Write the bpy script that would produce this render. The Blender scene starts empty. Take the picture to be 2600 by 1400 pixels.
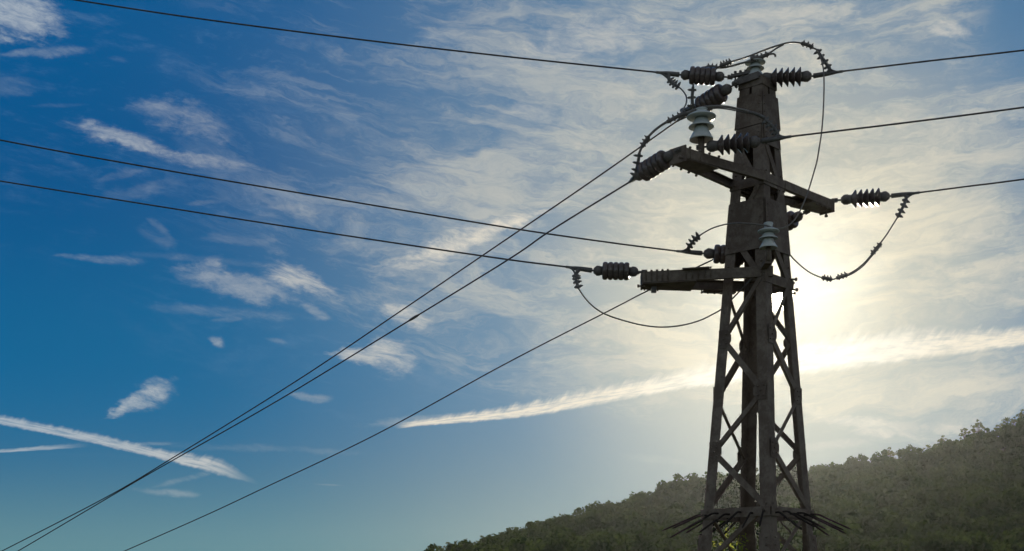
import bpy, bmesh, math, random
import numpy as np
from mathutils import Vector, Matrix
R = math.radians
sc = bpy.context.scene
col = sc.collection
F = 3400.0                      # focal length in pixels of a 2600 px wide frame
EYE = 1.7

# ------------------------------------------------------------------ camera
cam_d = bpy.data.cameras.new('camera')
cam = bpy.data.objects.new('camera', cam_d)
col.objects.link(cam)
cam.location = (0, 0, EYE)
cam.rotation_euler = (R(90), 0, 0)
cam_d.sensor_width = 36
cam_d.lens = 36 * F / 2600
cam_d.shift_y = 840 / 2600
cam_d.clip_start = 0.1
cam_d.clip_end = 20000
sc.camera = cam

# ------------------------------------------------------------------ sun and sky
SUN_DIR = Vector(((1974 - 1300) / F, 1.0, (1540 - 748) / F)).normalized()
sun_elev = math.asin(SUN_DIR.z)
sun_az = math.atan2(SUN_DIR.x, SUN_DIR.y)
sun_d = bpy.data.lights.new('sun', 'SUN')
sun_d.energy = 2.5
sun_d.angle = R(0.53)
sun_d.color = (1.0, 0.87, 0.68)
sun = bpy.data.objects.new('sun', sun_d)
col.objects.link(sun)
sun.rotation_euler = (-SUN_DIR).to_track_quat('-Z', 'Y').to_euler()

sc.view_settings.view_transform = 'Standard'
sc.view_settings.look = 'None'
sc.view_settings.exposure = 0.0
sc.view_settings.gamma = 1.0
sc.view_settings.use_curve_mapping = False

world = bpy.data.worlds.new('World')
sc.world = world
world.use_nodes = True
world.cycles.sampling_method = 'MANUAL'
world.cycles.sample_map_resolution = 512


class S:
    """a node socket with arithmetic"""
    tree = None

    def __init__(s, sock): s.s = sock

    @staticmethod
    def m(op, *a, clamp=False):
        n = S.tree.nodes.new('ShaderNodeMath'); n.operation = op; n.use_clamp = clamp
        for i, v in enumerate(a):
            if isinstance(v, S): S.tree.links.new(v.s, n.inputs[i])
            else: n.inputs[i].default_value = float(v)
        return S(n.outputs[0])

    def __add__(a, b): return S.m('ADD', a, b)
    __radd__ = __add__
    def __sub__(a, b): return S.m('SUBTRACT', a, b)
    def __rsub__(a, b): return S.m('SUBTRACT', b, a)
    def __mul__(a, b): return S.m('MULTIPLY', a, b)
    __rmul__ = __mul__
    def __truediv__(a, b): return S.m('DIVIDE', a, b)
    def __pow__(a, b): return S.m('POWER', a, b)


def smooth(x, a, b, to0=0.0, to1=1.0):
    n = S.tree.nodes.new('ShaderNodeMapRange'); n.interpolation_type = 'SMOOTHSTEP'
    S.tree.links.new(x.s, n.inputs[0])
    inv = a > b
    n.inputs[1].default_value = b if inv else a
    n.inputs[2].default_value = a if inv else b
    n.inputs[3].default_value = to1 if inv else to0
    n.inputs[4].default_value = to0 if inv else to1
    return S(n.outputs[0])


def comb(x, y, z=0.0):
    n = S.tree.nodes.new('ShaderNodeCombineXYZ')
    for i, v in enumerate((x, y, z)):
        if isinstance(v, S): S.tree.links.new(v.s, n.inputs[i])
        else: n.inputs[i].default_value = float(v)
    return S(n.outputs[0])


def noise(vec, scale, detail=5, rough=0.55, dist=0.0):
    n = S.tree.nodes.new('ShaderNodeTexNoise')
    S.tree.links.new(vec.s, n.inputs['Vector'])
    n.inputs['Scale'].default_value = scale
    n.inputs['Detail'].default_value = detail
    n.inputs['Roughness'].default_value = rough
    n.inputs['Distortion'].default_value = dist
    return S(n.outputs[0])


def mixc(f, a, b, mode='MIX'):
    n = S.tree.nodes.new('ShaderNodeMix'); n.data_type = 'RGBA'; n.blend_type = mode
    n.clamp_factor = True
    for i, v in ((0, f), (6, a), (7, b)):
        if isinstance(v, S): S.tree.links.new(v.s, n.inputs[i])
        elif i == 0: n.inputs[i].default_value = v
        else: n.inputs[i].default_value = (v[0], v[1], v[2], 1)
    return S(n.outputs[2])


def srgb(r, g, b):
    f = lambda c: (c / 255) / 12.92 if c <= 10 else ((c / 255 + .055) / 1.055) ** 2.4
    return (f(r), f(g), f(b))


def build_sky():
    t = S.tree = world.node_tree
    t.nodes.clear()
    out = t.nodes.new('ShaderNodeOutputWorld')
    bg = t.nodes.new('ShaderNodeBackground')
    tc = t.nodes.new('ShaderNodeTexCoord')
    sep = t.nodes.new('ShaderNodeSeparateXYZ')
    t.links.new(tc.outputs['Generated'], sep.inputs[0])
    dx, dy, dz = (S(sep.outputs[i]) for i in range(3))
    sky = t.nodes.new('ShaderNodeTexSky')
    sky.sky_type = 'NISHITA'; sky.sun_disc = False
    sky.sun_elevation = sun_elev; sky.sun_rotation = sun_az
    sky.altitude = 300; sky.air_density = 1.0; sky.dust_density = 0.6; sky.ozone_density = 3.0
    n = t.nodes.new('ShaderNodeVectorMath'); n.operation = 'SCALE'
    t.links.new(sky.outputs[0], n.inputs[0]); n.inputs[3].default_value = SKY_K
    nish = S(n.outputs[0])
    # angle from the sun
    cs = dx * SUN_DIR.x + dy * SUN_DIR.y + dz * SUN_DIR.z
    ang = S.m('ARCCOSINE', S.m('MINIMUM', cs, 0.9999999)) * (180 / math.pi)
    # the part of the sky dome ahead: gnomonic coordinates (east-west u, up v) of the cloud deck
    ys = S.m('MAXIMUM', dy, 0.08)
    X = dx / ys * 3.4 + 1.3
    Y = 1.54 - dz / ys * 3.4
    ahead = smooth(dy, 0.25, 0.5)

    # clear air: deep blue away from the sun, paler and greener toward the horizon
    low = smooth(Y, 0.88, 1.50)
    blue = mixc(low, (0.0, 0.084, 0.250), srgb(94, 140, 149))
    blue = mixc(smooth(Y, 0.40, 0.95) * 0.6 * smooth(Y, 1.4, 1.0), blue, (0.0, 0.150, 0.320))
    blue = mixc(smooth(Y, 0.5, 0.1) * 0.35, blue, (0.0, 0.105, 0.30))
    blue = mixc(smooth(ang, 25, 10) * 0.55, blue, mixc(low, srgb(104, 142, 168), srgb(148, 158, 148)))
    blue = mixc(smooth(ang, 13, 3) * 0.8, blue, srgb(190, 188, 168))
    base = mixc(0.01, blue, nish)
    base = mixc(ahead, nish, base)

    # aureole of thin cirrus haze round the sun
    XS = (X - 2.02) ; YS = (Y - 0.70)
    an_el = S.m('SQRT', XS * XS + YS * YS * 0.9)
    # fibrous veil
    Xw = X - 1.75
    yb = Y + Xw * Xw * 0.13
    w1 = noise(comb(X, yb * 1.6, 3.3), 2.2, 4, 0.55) - 0.5
    w2 = noise(comb(X * 0.9, yb * 2.2, 9.1), 2.6, 5, 0.6) - 0.5
    fx = X + w1 * 0.45
    fy = yb + w2 * 0.22
    fib1 = noise(comb(fx * 1.0, fy * 4.2, 1.0), 2.8, 9, 0.66)
    fib2 = noise(comb(fx * 1.6, fy * 11.0, 5.0), 4.0, 8, 0.70)
    big = noise(comb(X + w1 * .4, yb * 1.9 + w2 * .3, 21.0), 2.6, 6, 0.60)
    fine = noise(comb(X * 5.0 + w1 * 3, fy * 22.0, 8.0), 4.0, 6, 0.70)
    # coverage
    cov = smooth(X + Y * -0.05 + w1 * 0.5, 0.10, 1.35)              # grows to the right
    cov = cov * smooth(Y - (X - 1.0) * 0.17 + w2 * .5, 1.04, 0.66)  # fades toward lower left
    cov = cov + smooth(X + w1 * .3, 1.35, 1.9) * smooth(Y, 1.18, 0.85) * 0.40
    cov = cov * (0.72 + 0.28 * smooth(Y, 0.15, 0.45))
    cov = S.m('MINIMUM', cov, 1.0)
    cov = cov * (1 - smooth(X + w1 * .3, 2.38, 2.60) * smooth(Y + w2 * .3, 0.34, 0.05) * 0.95)
    dens = fib1 * 0.50 + fib2 * 0.28 + big * 0.50 + fine * 0.12
    veil = smooth(dens + cov * 0.10, 0.70, 0.97) * smooth(cov, 0.0, 0.5)
    veil = veil * (0.42 + 0.34 * cov) + cov * 0.10

    # single clouds: (cx, cy, angle deg (down to the right +), half length, half width, strength, softness)
    feats = CLOUDS
    acc = None; accs = None
    xr = X * 0.978 + Y * 0.208; yr = Y * 0.978 - X * 0.208
    fe1 = noise(comb(xr * 1.0 + w1 * .25, yr * 4.5 + w2 * 0.5, 61.0), 9.0, 8, 0.66)
    fe2 = noise(comb(X * 1.0 + w2 * .3, Y * 2.2 + w1 * .3, 67.0), 8.0, 7, 0.62)
    feather = fe1 * 0.55 + fe2 * 0.45
    tex = noise(comb(fx * 3.0, fy * 9.0, 2.0), 3.0, 7, 0.65)
    rag = noise(comb(X * 9.0, Y * 22.0, 4.0), 2.2, 6, 0.65) - 0.5
    rag2 = noise(comb(X * 6.0, Y * 9.0, 14.0), 1.6, 4, 0.6) - 0.5
    for (cx, cy, a, hl, hw, st, tp) in feats:
        ca, sa = math.cos(R(a)), math.sin(R(a))
        hl *= 0.9; hw *= 0.85
        lx = ((X - cx) * ca + (Y - cy) * sa) * (1 / hl) + rag2 * 1.5
        ly = ((Y - cy) * ca - (X - cx) * sa) * (1 / hw) + rag2 * 2.2 + rag * 1.6
        # taper: narrower toward one end
        w = 1.0 + lx * tp
        d = lx * lx + S.m('POWER', S.m('ABSOLUTE', ly), 1.6) / (w * w + 0.05)
        f = smooth(d, 4.2, 0.0)
        f = f * f
        accs = f * st if accs is None else S.m('MAXIMUM', accs, f * st)
        acc = f if acc is None else S.m('MAXIMUM', acc, f)
    wisps = smooth(feather + acc * 0.34 + (fine - 0.5) * 0.30, 0.58, 1.04) * smooth(accs, 0.05, 1.15)

    # contrails: centre line y = polynomial in X, soft fluffy upper edge and sharp lower edge
    def trail(x0, x1, yf, wf, up_soft, st, seed, fray):
        yc = yf(X)
        edge = noise(comb(X * 14.0 + Y * 10, Y * 5.0, seed), 3.0, 5, 0.6) - 0.5
        d = (yc - Y)                          # positive above the lower edge
        wdt = wf(X)
        up = smooth(d - edge * wdt * fray, wdt * 1.0, wdt * 0.0) if False else None
        n_ = (d + edge * wdt * fray) / wdt    # 0 lower edge, 1 upper edge
        lo = smooth(d / wdt + edge * 0.5, -0.15, 0.22)
        hi = smooth(n_, 1.0 + up_soft, 1.0 - up_soft)
        ends = smooth(X, x0, x0 + 0.05) * smooth(X, x1, x1 - 0.16)
        core = noise(comb(X * 4.0, (d / wdt) * 1.2, seed + 3), 4.0, 5, 0.6)
        return lo * hi * ends * st * smooth(core, 0.28, 0.62, 0.45, 1.0)
    x1_, = (X,)
    t1 = trail(-0.5, 0.665, lambda x: 1.078 + x * 0.185 + x * x * 0.075, lambda x: 0.021 + smooth(x, 0.40, 0.55) * 0.012 - smooth(x, 0.55, 0.66) * 0.024, 0.35, 0.85, 31.0, 1.0)
    t2 = trail(-0.5, 0.24, lambda x: 1.150 - x * 0.062, lambda x: 0.007 + x * 0.02, 0.4, 0.75, 37.0, 1.0)
    t3 = trail(1.00, 9.0,
               lambda x: 1.093 - (x - 1.0) * 0.135 + smooth(x, 1.0, 1.35) * 0.012 - smooth(x, 1.3, 1.75) * 0.018 + (x - 1.7) * 0.005,
               lambda x: 0.012 + smooth(x, 1.0, 1.5) * 0.022 + smooth(x, 1.6, 2.1) * 0.036 - smooth(x, 2.15, 2.6) * 0.032, 0.45, 0.95, 41.0, 1.3)
    trails = S.m('MAXIMUM', S.m('MAXIMUM', t1, t2), t3)

    # cloud light: bluish grey far from the sun, cream and bright near it
    f1 = smooth(ang, 26, 3)
    ccol = mixc(smooth(ang, 30, 12), srgb(142, 160, 180), srgb(186, 187, 180))
    ccol = mixc(smooth(ang, 13, 4), ccol, srgb(222, 213, 188))
    c = mixc(veil * ahead, base, ccol)
    wcol = mixc(smooth(ang, 34, 12), srgb(178, 188, 196), srgb(236, 226, 206))
    wcol = mixc(smooth(ang, 8, 2), wcol, (1.0, 0.95, 0.82))
    thin = smooth(feather + (big - 0.5) * 0.5, 0.50, 0.80) * smooth(Y - X * 0.55 + w2 * .4, 0.80, 0.25) * smooth(X + w1, 1.5, 0.8) * 0.22
    c = mixc(thin * ahead, c, srgb(140, 165, 190))
    c = mixc(wisps * ahead, c, wcol)
    c = mixc(trails * ahead, c, wcol)
    # bright cloud patches round the sun
    au = noise(comb(fx * 1.2, fy * 4.0, 51.0), 3.2, 6, 0.6)
    ar = an_el + (au - 0.5) * 0.22
    ap = smooth(ar, 0.38, 0.02)
    glow = ap * ap
    c = mixc(1.0, c, mixc(glow, (0, 0, 0), (0.52, 0.47, 0.35)), 'ADD')
    # generic cloud over the unseen rest of the dome, thickened and warmed to light the pylon
    gen = noise(comb(dx * 2, dy * 2, dz * 6), 2.0, 6, 0.6)
    c = mixc((1 - ahead) * smooth(gen, 0.35, 0.7) * 0.65 * smooth(dz, 0.0, 0.1), c, srgb(200, 188, 172))
    # the sun's own bright core
    core = smooth(ang, 0.75, 0.2)
    c = mixc(1.0, c, mixc(core, (0, 0, 0), (40, 36, 28)), 'ADD')
    t.links.new(c.s, bg.inputs[0])
    bg.inputs[1].default_value = 1.0
    t.links.new(bg.outputs[0], out.inputs[0])


SKY_K = 0.10
CLOUDS = [
    (0.03, 0.03, 20, 0.13, 0.075, 0.95, 0.0),
    (0.13, 0.133, -3, 0.13, 0.014, 0.5, 0.3),
    (0.03, 0.22, 0, 0.09, 0.035, 0.3, 0.0),
    (0.15, 0.268, -2, 0.07, 0.006, 0.25, 0.0),
    (0.30, 0.150, 10, 0.03, 0.008, 0.25, 0.0),
    (0.46, 0.300, 15, 0.13, 0.045, 0.5, 0.0),
    (0.33, 0.360, 14, 0.16, 0.022, 0.75, -0.5),
    (0.50, 0.405, 8, 0.14, 0.018, 0.55, 0.0),
    (0.36, 0.480, -12, 0.10, 0.020, 0.30, 0.0),
    (0.40, 0.600, 20, 0.06, 0.020, 0.28, 0.0),
    (0.255, 0.658, 3, 0.10, 0.011, 0.45, 0.4),
    (0.60, 0.72, 14, 0.17, 0.040, 0.55, 0.0),
    (0.76, 0.71, 24, 0.12, 0.032, 0.80, -0.3),
    (0.55, 0.79, 4, 0.22, 0.016, 0.30, 0.0),
    (0.80, 0.79, 28, 0.05, 0.012, 0.45, 0.0),
    (0.548, 0.866, 20, 0.022, 0.014, 0.62, 0.3),
    (1.03, 0.80, 22, 0.07, 0.028, 0.75, 0.0),
    (0.95, 0.905, 2, 0.11, 0.034, 0.75, 0.6),
    (0.79, 1.010, 6, 0.06, 0.013, 0.45, 0.4),
    (0.355, 1.015, -29, 0.095, 0.026, 0.9, 0.6),
    (1.19, 0.605, -20, 0.24, 0.028, 0.95, -0.3),
    (1.10, 0.660, -14, 0.11, 0.022, 0.6, 0.0),
    (0.38, 1.127, 0, 0.07, 0.006, 0.4, 0.0),
    (0.46, 1.218, -14, 0.11, 0.009, 0.40, 0.0),
    (0.42, 1.250, 4, 0.09, 0.010, 0.45, 0.0),
    (0.66, 1.140, 2, 0.24, 0.012, 0.28, 0.0),
    (0.20, 1.155, 2, 0.16, 0.008, 0.12, 0.0),
    (1.08, 1.068, -4, 0.17, 0.013, 0.38, 0.0),
    (2.20, 0.885, -16, 0.20, 0.018, 0.55, 0.0),
    (2.20, 1.080, 13, 0.16, 0.024, 0.60, 0.0),
    (2.36, 1.085, 4, 0.16, 0.016, 0.40, 0.0),
    (2.12, 1.130, -8, 0.10, 0.014, 0.35, 0.0),
    (1.68, 1.170, 5, 0.09, 0.014, 0.22, 0.0),
    (2.40, 0.070, 10, 0.07, 0.022, 0.65, 0.0),
    (1.50, 0.100, -14, 0.22, 0.060, 0.50, 0.0),
    (1.90, 0.060, -10, 0.30, 0.040, 0.45, 0.0),
    (1.34, 0.285, 4, 0.08, 0.022, 0.40, 0.0),
    (2.48, 0.600, 5, 0.05, 0.010, 0.35, 0.0),
    (1.55, 0.93, -6, 0.16, 0.03, 0.30, 0.0),
    (0.31, 0.445, -14, 0.07, 0.012, 0.32, 0.0),
    (0.52, 0.515, -6, 0.05, 0.008, 0.30, 0.0),
    (0.41, 0.585, 38, 0.045, 0.012, 0.34, 0.0),
    (0.60, 0.610, 2, 0.13, 0.014, 0.28, 0.0),
    (0.74, 0.530, 4, 0.07, 0.010, 0.34, 0.0),
    (0.70, 0.865, 14, 0.03, 0.008, 0.30, 0.0),
    (0.58, 0.810, -3, 0.05, 0.008, 0.34, 0.0),
    (0.84, 1.232, 4, 0.04, 0.003, 0.30, 0.0),
    (0.48, 0.655, 4, 0.20, 0.010, 0.24, 0.0),
]
build_sky()

# ------------------------------------------------------------------ helpers
random.seed(7)
rng = np.random.default_rng(11)


def at(px, py, Y):
    """world point seen at photograph pixel (px, py) when it lies Y metres ahead"""
    return Vector(((px - 1300) / F * Y, Y, EYE + (1540 - py) / F * Y))


def z1(u, v, Y): return at(1580 + u / 3.963, 60 + v / 3.963, Y)      # five enlarged views of the photograph
def z2(u, v, Y): return at(1580 + u / 3.963, 300 + v / 3.963, Y)
def z3(u, v, Y): return at(1400 + u / 3.963, 600 + v / 3.963, Y)
def z4(u, v, Y): return at(1800 + u / 3.963, 400 + v / 3.963, Y)


def tag(o, label=None, cat=None, group=None, kind=None):
    if label: o['label'] = label
    if cat: o['category'] = cat
    if group: o['group'] = group
    if kind: o['kind'] = kind
    return o


def empty(name, loc):
    o = bpy.data.objects.new(name, None)
    o.empty_display_size = 0.2
    o.location = loc
    col.objects.link(o)
    return o


def origin_of(o):
    v = Vector((0, 0, 0))
    while o is not None:
        v = v + o.location; o = o.parent
    return v


class MB:
    """collects shapes given in world coordinates; build() makes ONE mesh object of them"""
    def __init__(s): s.v = []; s.f = []; s.sm = []

    def add(s, vs, fs, smooth=False):
        b = len(s.v)
        s.v += [tuple(v) for v in vs]
        s.f += [tuple(b + i for i in f) for f in fs]
        s.sm += [smooth] * len(fs)
        return s

    def prism(s, outline, a, b, xa, ya):
        """2D outline (x, y) swept from point a to point b; axes xa, ya"""
        n = len(outline)
        vs = [a + xa * x + ya * y for x, y in outline] + [b + xa * x + ya * y for x, y in outline]
        fs = [(i, (i + 1) % n, n + (i + 1) % n, n + i) for i in range(n)]
        fs += [tuple(range(n - 1, -1, -1)), tuple(range(n, 2 * n))]
        return s.add(vs, fs)

    def bar(s, a, b, w, h, up=Vector((0, 0, 1))):
        """rectangular bar w wide (sideways) and h high (along up)"""
        d = (b - a).normalized()
        xa = d.cross(up)
        if xa.length < 1e-4: xa = d.cross(Vector((0, 1, 0)))
        xa.normalize(); ya = xa.cross(d).normalized()
        return s.prism([(-w / 2, -h / 2), (w / 2, -h / 2), (w / 2, h / 2), (-w / 2, h / 2)], a, b, xa, ya)

    def angle(s, a, b, xa, ya, w, t, w2=None):
        """angle iron: flanges along xa and ya"""
        w2 = w2 or w
        return s.prism([(0, 0), (w, 0), (w, t), (t, t), (t, w2), (0, w2)], a, b, xa, ya)

    def channel(s, a, b, out, h, d, t):
        """channel iron with its web on the side 'out'"""
        dr = (b - a).normalized()
        ya = Vector((0, 0, 1)); ya = (ya - dr * ya.dot(dr)).normalized()
        xa = (out - dr * out.dot(dr)); xa = (xa - ya * xa.dot(ya)).normalized()
        o = [(0, -h / 2), (0, h / 2), (-d, h / 2), (-d, h / 2 - t), (-t, h / 2 - t), (-t, -h / 2 + t), (-d, -h / 2 + t), (-d, -h / 2)]
        return s.prism(o, a, b, xa, ya)

    def tube(s, pts, r, n=8, caps=True):
        P = [Vector(p) for p in pts]
        rr = r if isinstance(r, (list, tuple)) else [r] * len(P)
        T = []
        for i in range(len(P)):
            T.append((P[min(i + 1, len(P) - 1)] - P[max(i - 1, 0)]).normalized())
        up = Vector((0, 0, 1)) if abs(T[0].z) < 0.9 else Vector((1, 0, 0))
        x = T[0].cross(up).normalized()
        vs = []
        for i, p in enumerate(P):
            x = (x - T[i] * x.dot(T[i])).normalized()
            y = T[i].cross(x)
            for k in range(n):
                a = 2 * math.pi * k / n
                vs.append(p + (x * math.cos(a) + y * math.sin(a)) * rr[i])
        fs = []
        for i in range(len(P) - 1):
            for k in range(n):
                k2 = (k + 1) % n
                fs.append((i * n + k, i * n + k2, (i + 1) * n + k2, (i + 1) * n + k))
        s.add(vs, fs, True)
        if caps:
            s.add(vs[:n], [tuple(range(n - 1, -1, -1))]); s.add(vs[-n:], [tuple(range(n))])
        return s

    def lathe(s, prof, a, axis, n=24):
        """profile [(distance along axis, radius)]"""
        axis = axis.normalized()
        x = axis.cross(Vector((0, 0, 1)))
        if x.length < 1e-3: x = Vector((1, 0, 0))
        x.normalize(); y = axis.cross(x)
        vs = []
        for d, r in prof:
            for k in range(n):
                t = 2 * math.pi * k / n
                vs.append(a + axis * d + (x * math.cos(t) + y * math.sin(t)) * max(r, 1e-4))
        fs = []
        for i in range(len(prof) - 1):
            for k in range(n):
                k2 = (k + 1) % n
                fs.append((i * n + k, i * n + k2, (i + 1) * n + k2, (i + 1) * n + k))
        return s.add(vs, fs, True)

    def bolt(s, p, d, r=0.016, l=0.05):
        """hexagonal bolt head and stub along d"""
        d = d.normalized()
        s.lathe([(0, r), (r * 1.1, r), (r * 1.1, 0)], p, d, 6)
        s.lathe([(-l, 0), (-l, r * .55), (0, r * .55)], p, d, 6)
        return s

    def build(s, name, mat, parent=None, loc=None):
        me = bpy.data.meshes.new(name)
        o0 = origin_of(parent) if parent is not None else Vector(loc or (0, 0, 0))
        me.from_pydata([(v[0] - o0.x, v[1] - o0.y, v[2] - o0.z) for v in s.v], [], s.f)
        me.polygons.foreach_set('use_smooth', s.sm)
        me.materials.append(mat)
        me.update()
        bm = bmesh.new(); bm.from_mesh(me); bmesh.ops.recalc_face_normals(bm, faces=bm.faces); bm.to_mesh(me); bm.free()
        o = bpy.data.objects.new(name, me)
        col.objects.link(o)
        if parent is not None: o.parent = parent
        else: o.location = o0
        return o


def spline(pts, n=8):
    P = [Vector(p) for p in pts]
    P = [P[0] * 2 - P[1]] + P + [P[-1] * 2 - P[-2]]
    out = []
    for i in range(1, len(P) - 2):
        for k in range(n):
            t = k / n
            a, b, c, d = P[i - 1], P[i], P[i + 1], P[i + 2]
            out.append(0.5 * ((2 * b) + (c - a) * t + (2 * a - 5 * b + 4 * c - d) * t * t + (3 * b - a - 3 * c + d) * t ** 3))
    out.append(P[-2])
    return out


# ------------------------------------------------------------------ materials
def material(name, base, rough=0.6, metal=0.0, var=None, scale=6.0, bump=0.0, spec=0.5, detail=6, trans=None):
    m = bpy.data.materials.new(name)
    m.use_nodes = True
    t = S.tree = m.node_tree
    b = t.nodes['Principled BSDF']
    tc = t.nodes.new('ShaderNodeTexCoord')
    v = S(tc.outputs['Object'])
    c = base
    if var is not None:
        nz = noise(v, scale, detail, 0.6)
        nz2 = noise(v, scale * 5.3, 4, 0.6)
        c = mixc(smooth(nz + (nz2 - 0.5) * 0.5, 0.38, 0.66), base, var)
        t.links.new(c.s, b.inputs['Base Color'])
        t.links.new(smooth(nz2, 0.3, 0.7, rough - 0.08, rough + 0.1).s, b.inputs['Roughness'])
    else:
        b.inputs['Base Color'].default_value = (*base, 1)
        b.inputs['Roughness'].default_value = rough
    b.inputs['Metallic'].default_value = metal
    b.inputs['Specular IOR Level'].default_value = spec
    if bump:
        bn = t.nodes.new('ShaderNodeBump'); bn.inputs['Strength'].default_value = bump; bn.inputs['Distance'].default_value = 0.01
        t.links.new(noise(v, scale * 8, 4, 0.6).s, bn.inputs['Height'])
        t.links.new(bn.outputs[0], b.inputs['Normal'])
    return m


def leaf_material(name, c1, c2, tcol, tf=0.45):
    m = bpy.data.materials.new(name); m.use_nodes = True
    t = S.tree = m.node_tree
    t.nodes.clear()
    out = t.nodes.new('ShaderNodeOutputMaterial')
    tc = t.nodes.new('ShaderNodeTexCoord')
    geo = t.nodes.new('ShaderNodeNewGeometry')
    isl = S(geo.outputs['Random Per Island'])
    nz = noise(S(tc.outputs['Object']), 0.09, 3, 0.6)
    c = mixc(smooth(nz, 0.35, 0.65), c1, c2)
    k = isl * 0.4 + 0.8
    c = mixc(1.0, c, comb(k, k, k), 'MULTIPLY')
    df = t.nodes.new('ShaderNodeBsdfDiffuse'); tr = t.nodes.new('ShaderNodeBsdfTranslucent')
    t.links.new(c.s, df.inputs[0])
    tr.inputs[0].default_value = (*tcol, 1)
    mx = t.nodes.new('ShaderNodeMixShader'); mx.inputs[0].default_value = tf
    t.links.new(df.outputs[0], mx.inputs[1]); t.links.new(tr.outputs[0], mx.inputs[2])
    t.links.new(mx.outputs[0], out.inputs[0])
    return m


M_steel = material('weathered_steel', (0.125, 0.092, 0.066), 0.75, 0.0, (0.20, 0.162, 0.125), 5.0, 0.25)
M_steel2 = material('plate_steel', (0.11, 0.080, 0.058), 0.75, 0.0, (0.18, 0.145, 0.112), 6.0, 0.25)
M_rod = material('spike_steel', (0.025, 0.02, 0.017), 0.9, 0.0, (0.04, 0.033, 0.028), 9.0, 0, 0.05)
M_cast = material('cast_iron', (0.105, 0.092, 0.082), 0.6, 0.1, (0.16, 0.145, 0.13), 12.0, 0.2)
M_alu = material('aluminium_fitting', (0.15, 0.145, 0.135), 0.5, 0.2, (0.10, 0.095, 0.09), 10.0, 0.1)
M_cable = material('stranded_cable', (0.045, 0.042, 0.04), 0.55, 0.2, (0.09, 0.085, 0.08), 14.0)
M_jumper = material('jumper_cable', (0.15, 0.14, 0.125), 0.5, 0.2, (0.22, 0.20, 0.18), 14.0)
M_glaze = material('brown_glaze', (0.085, 0.065, 0.058), 0.16, 0.0, (0.13, 0.10, 0.09), 7.0, 0, 0.6)
M_porc = material('pale_porcelain', (0.54, 0.58, 0.55), 0.18, 0.0, (0.44, 0.475, 0.45), 5.0, 0, 0.6)
M_leaf = leaf_material('forest_leaf', (0.017, 0.037, 0.019), (0.040, 0.060, 0.024), (0.14, 0.21, 0.04), 0.28)
M_leaf2 = leaf_material('ridge_leaf', (0.022, 0.036, 0.016), (0.045, 0.056, 0.022), (0.24, 0.26, 0.05), 0.38)  # crest sunlight put into the colour: brighter, yellower translucence than the forest leaf
M_vine = leaf_material('vine_leaf', (0.10, 0.14, 0.03), (0.13, 0.17, 0.04), (0.62, 0.70, 0.10), 0.62)
M_bark = material('bark', (0.09, 0.07, 0.055), 0.9, 0, (0.14, 0.115, 0.09), 3.0, 0.4)
M_ground = material('meadow', (0.060, 0.075, 0.030), 0.95, 0, (0.10, 0.09, 0.045), 0.05, 0)
M_hill = material('hill_soil', (0.045, 0.050, 0.025), 0.95, 0, (0.07, 0.065, 0.035), 0.03, 0)

# ------------------------------------------------------------------ pylon frame
TX, TY = (1923.5 - 1300) / F * 18.1, 18.1
PH = R(2.5)
def ha(z): return 0.732 - 0.0855 * (z - 2.978)        # half diagonal at height z
CORN = {'N': (math.sin(PH), -math.cos(PH)), 'R': (math.cos(PH), math.sin(PH)),
        'F': (-math.sin(PH), math.cos(PH)), 'L': (-math.cos(PH), -math.sin(PH))}
def cor(k, z, inset=0.0):
    a = ha(z) - inset
    return Vector((TX + CORN[k][0] * a, TY + CORN[k][1] * a, z))
def dirk(a, b):
    v = Vector((CORN[b][0] - CORN[a][0], CORN[b][1] - CORN[a][1], 0)); return v.normalized()
NB = {'N': ('L', 'R'), 'R': ('N', 'F'), 'F': ('R', 'L'), 'L': ('F', 'N')}
FACES = [('L', 'N', 0), ('N', 'R', 1), ('R', 'F', 0), ('F', 'L', 1)]
def fnorm(a, b):
    m = Vector((CORN[a][0] + CORN[b][0], CORN[a][1] + CORN[b][1], 0)); return m.normalized()

pyl = empty('lattice_pylon', (TX, TY, 0))
tag(pyl, 'tapering brown steel lattice pylon standing against the low sun', 'pylon')
ZT = 8.70
for k in 'NRFL':
    a, b = NB[k]
    m = MB()
    m.angle(cor(k, 2.30), cor(k, ZT + (0.08 if k == 'L' else 0)), dirk(k, a), dirk(k, b), 0.155, 0.014)
    for zz in (2.88, 3.05, 6.12, 6.27, 7.36, 7.5):
        for q in (a, b):
            m.bolt(cor(k, zz) + dirk(k, q) * 0.06 + fnorm(k, q) * 0.002, fnorm(k, q), 0.015, 0.02)
    if k == 'R':
        for zz in (5.98, 6.12):
            m.bolt(cor('R', zz) + Vector((0.045, -0.02, 0)), Vector((1, 0, 0)), 0.024, 0.10)
            m.bolt(cor('R', zz) + Vector((0.03, 0.06, -0.03)), Vector((1, 0.2, 0)), 0.020, 0.10)
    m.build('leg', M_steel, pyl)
    m = MB()                                           # heavier lower section outside the joint
    m.angle(cor(k, -0.3, -0.04), cor(k, 2.66, -0.04), dirk(k, a), dirk(k, b), 0.195, 0.036)
    for zz in (2.50, 2.60):
        for q in (a, b):
            m.bolt(cor(k, zz, -0.04) + dirk(k, q) * 0.08 + fnorm(k, q) * 0.002, fnorm(k, q), 0.014, 0.02)
    m.build('lower_leg', M_steel, pyl)

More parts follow.
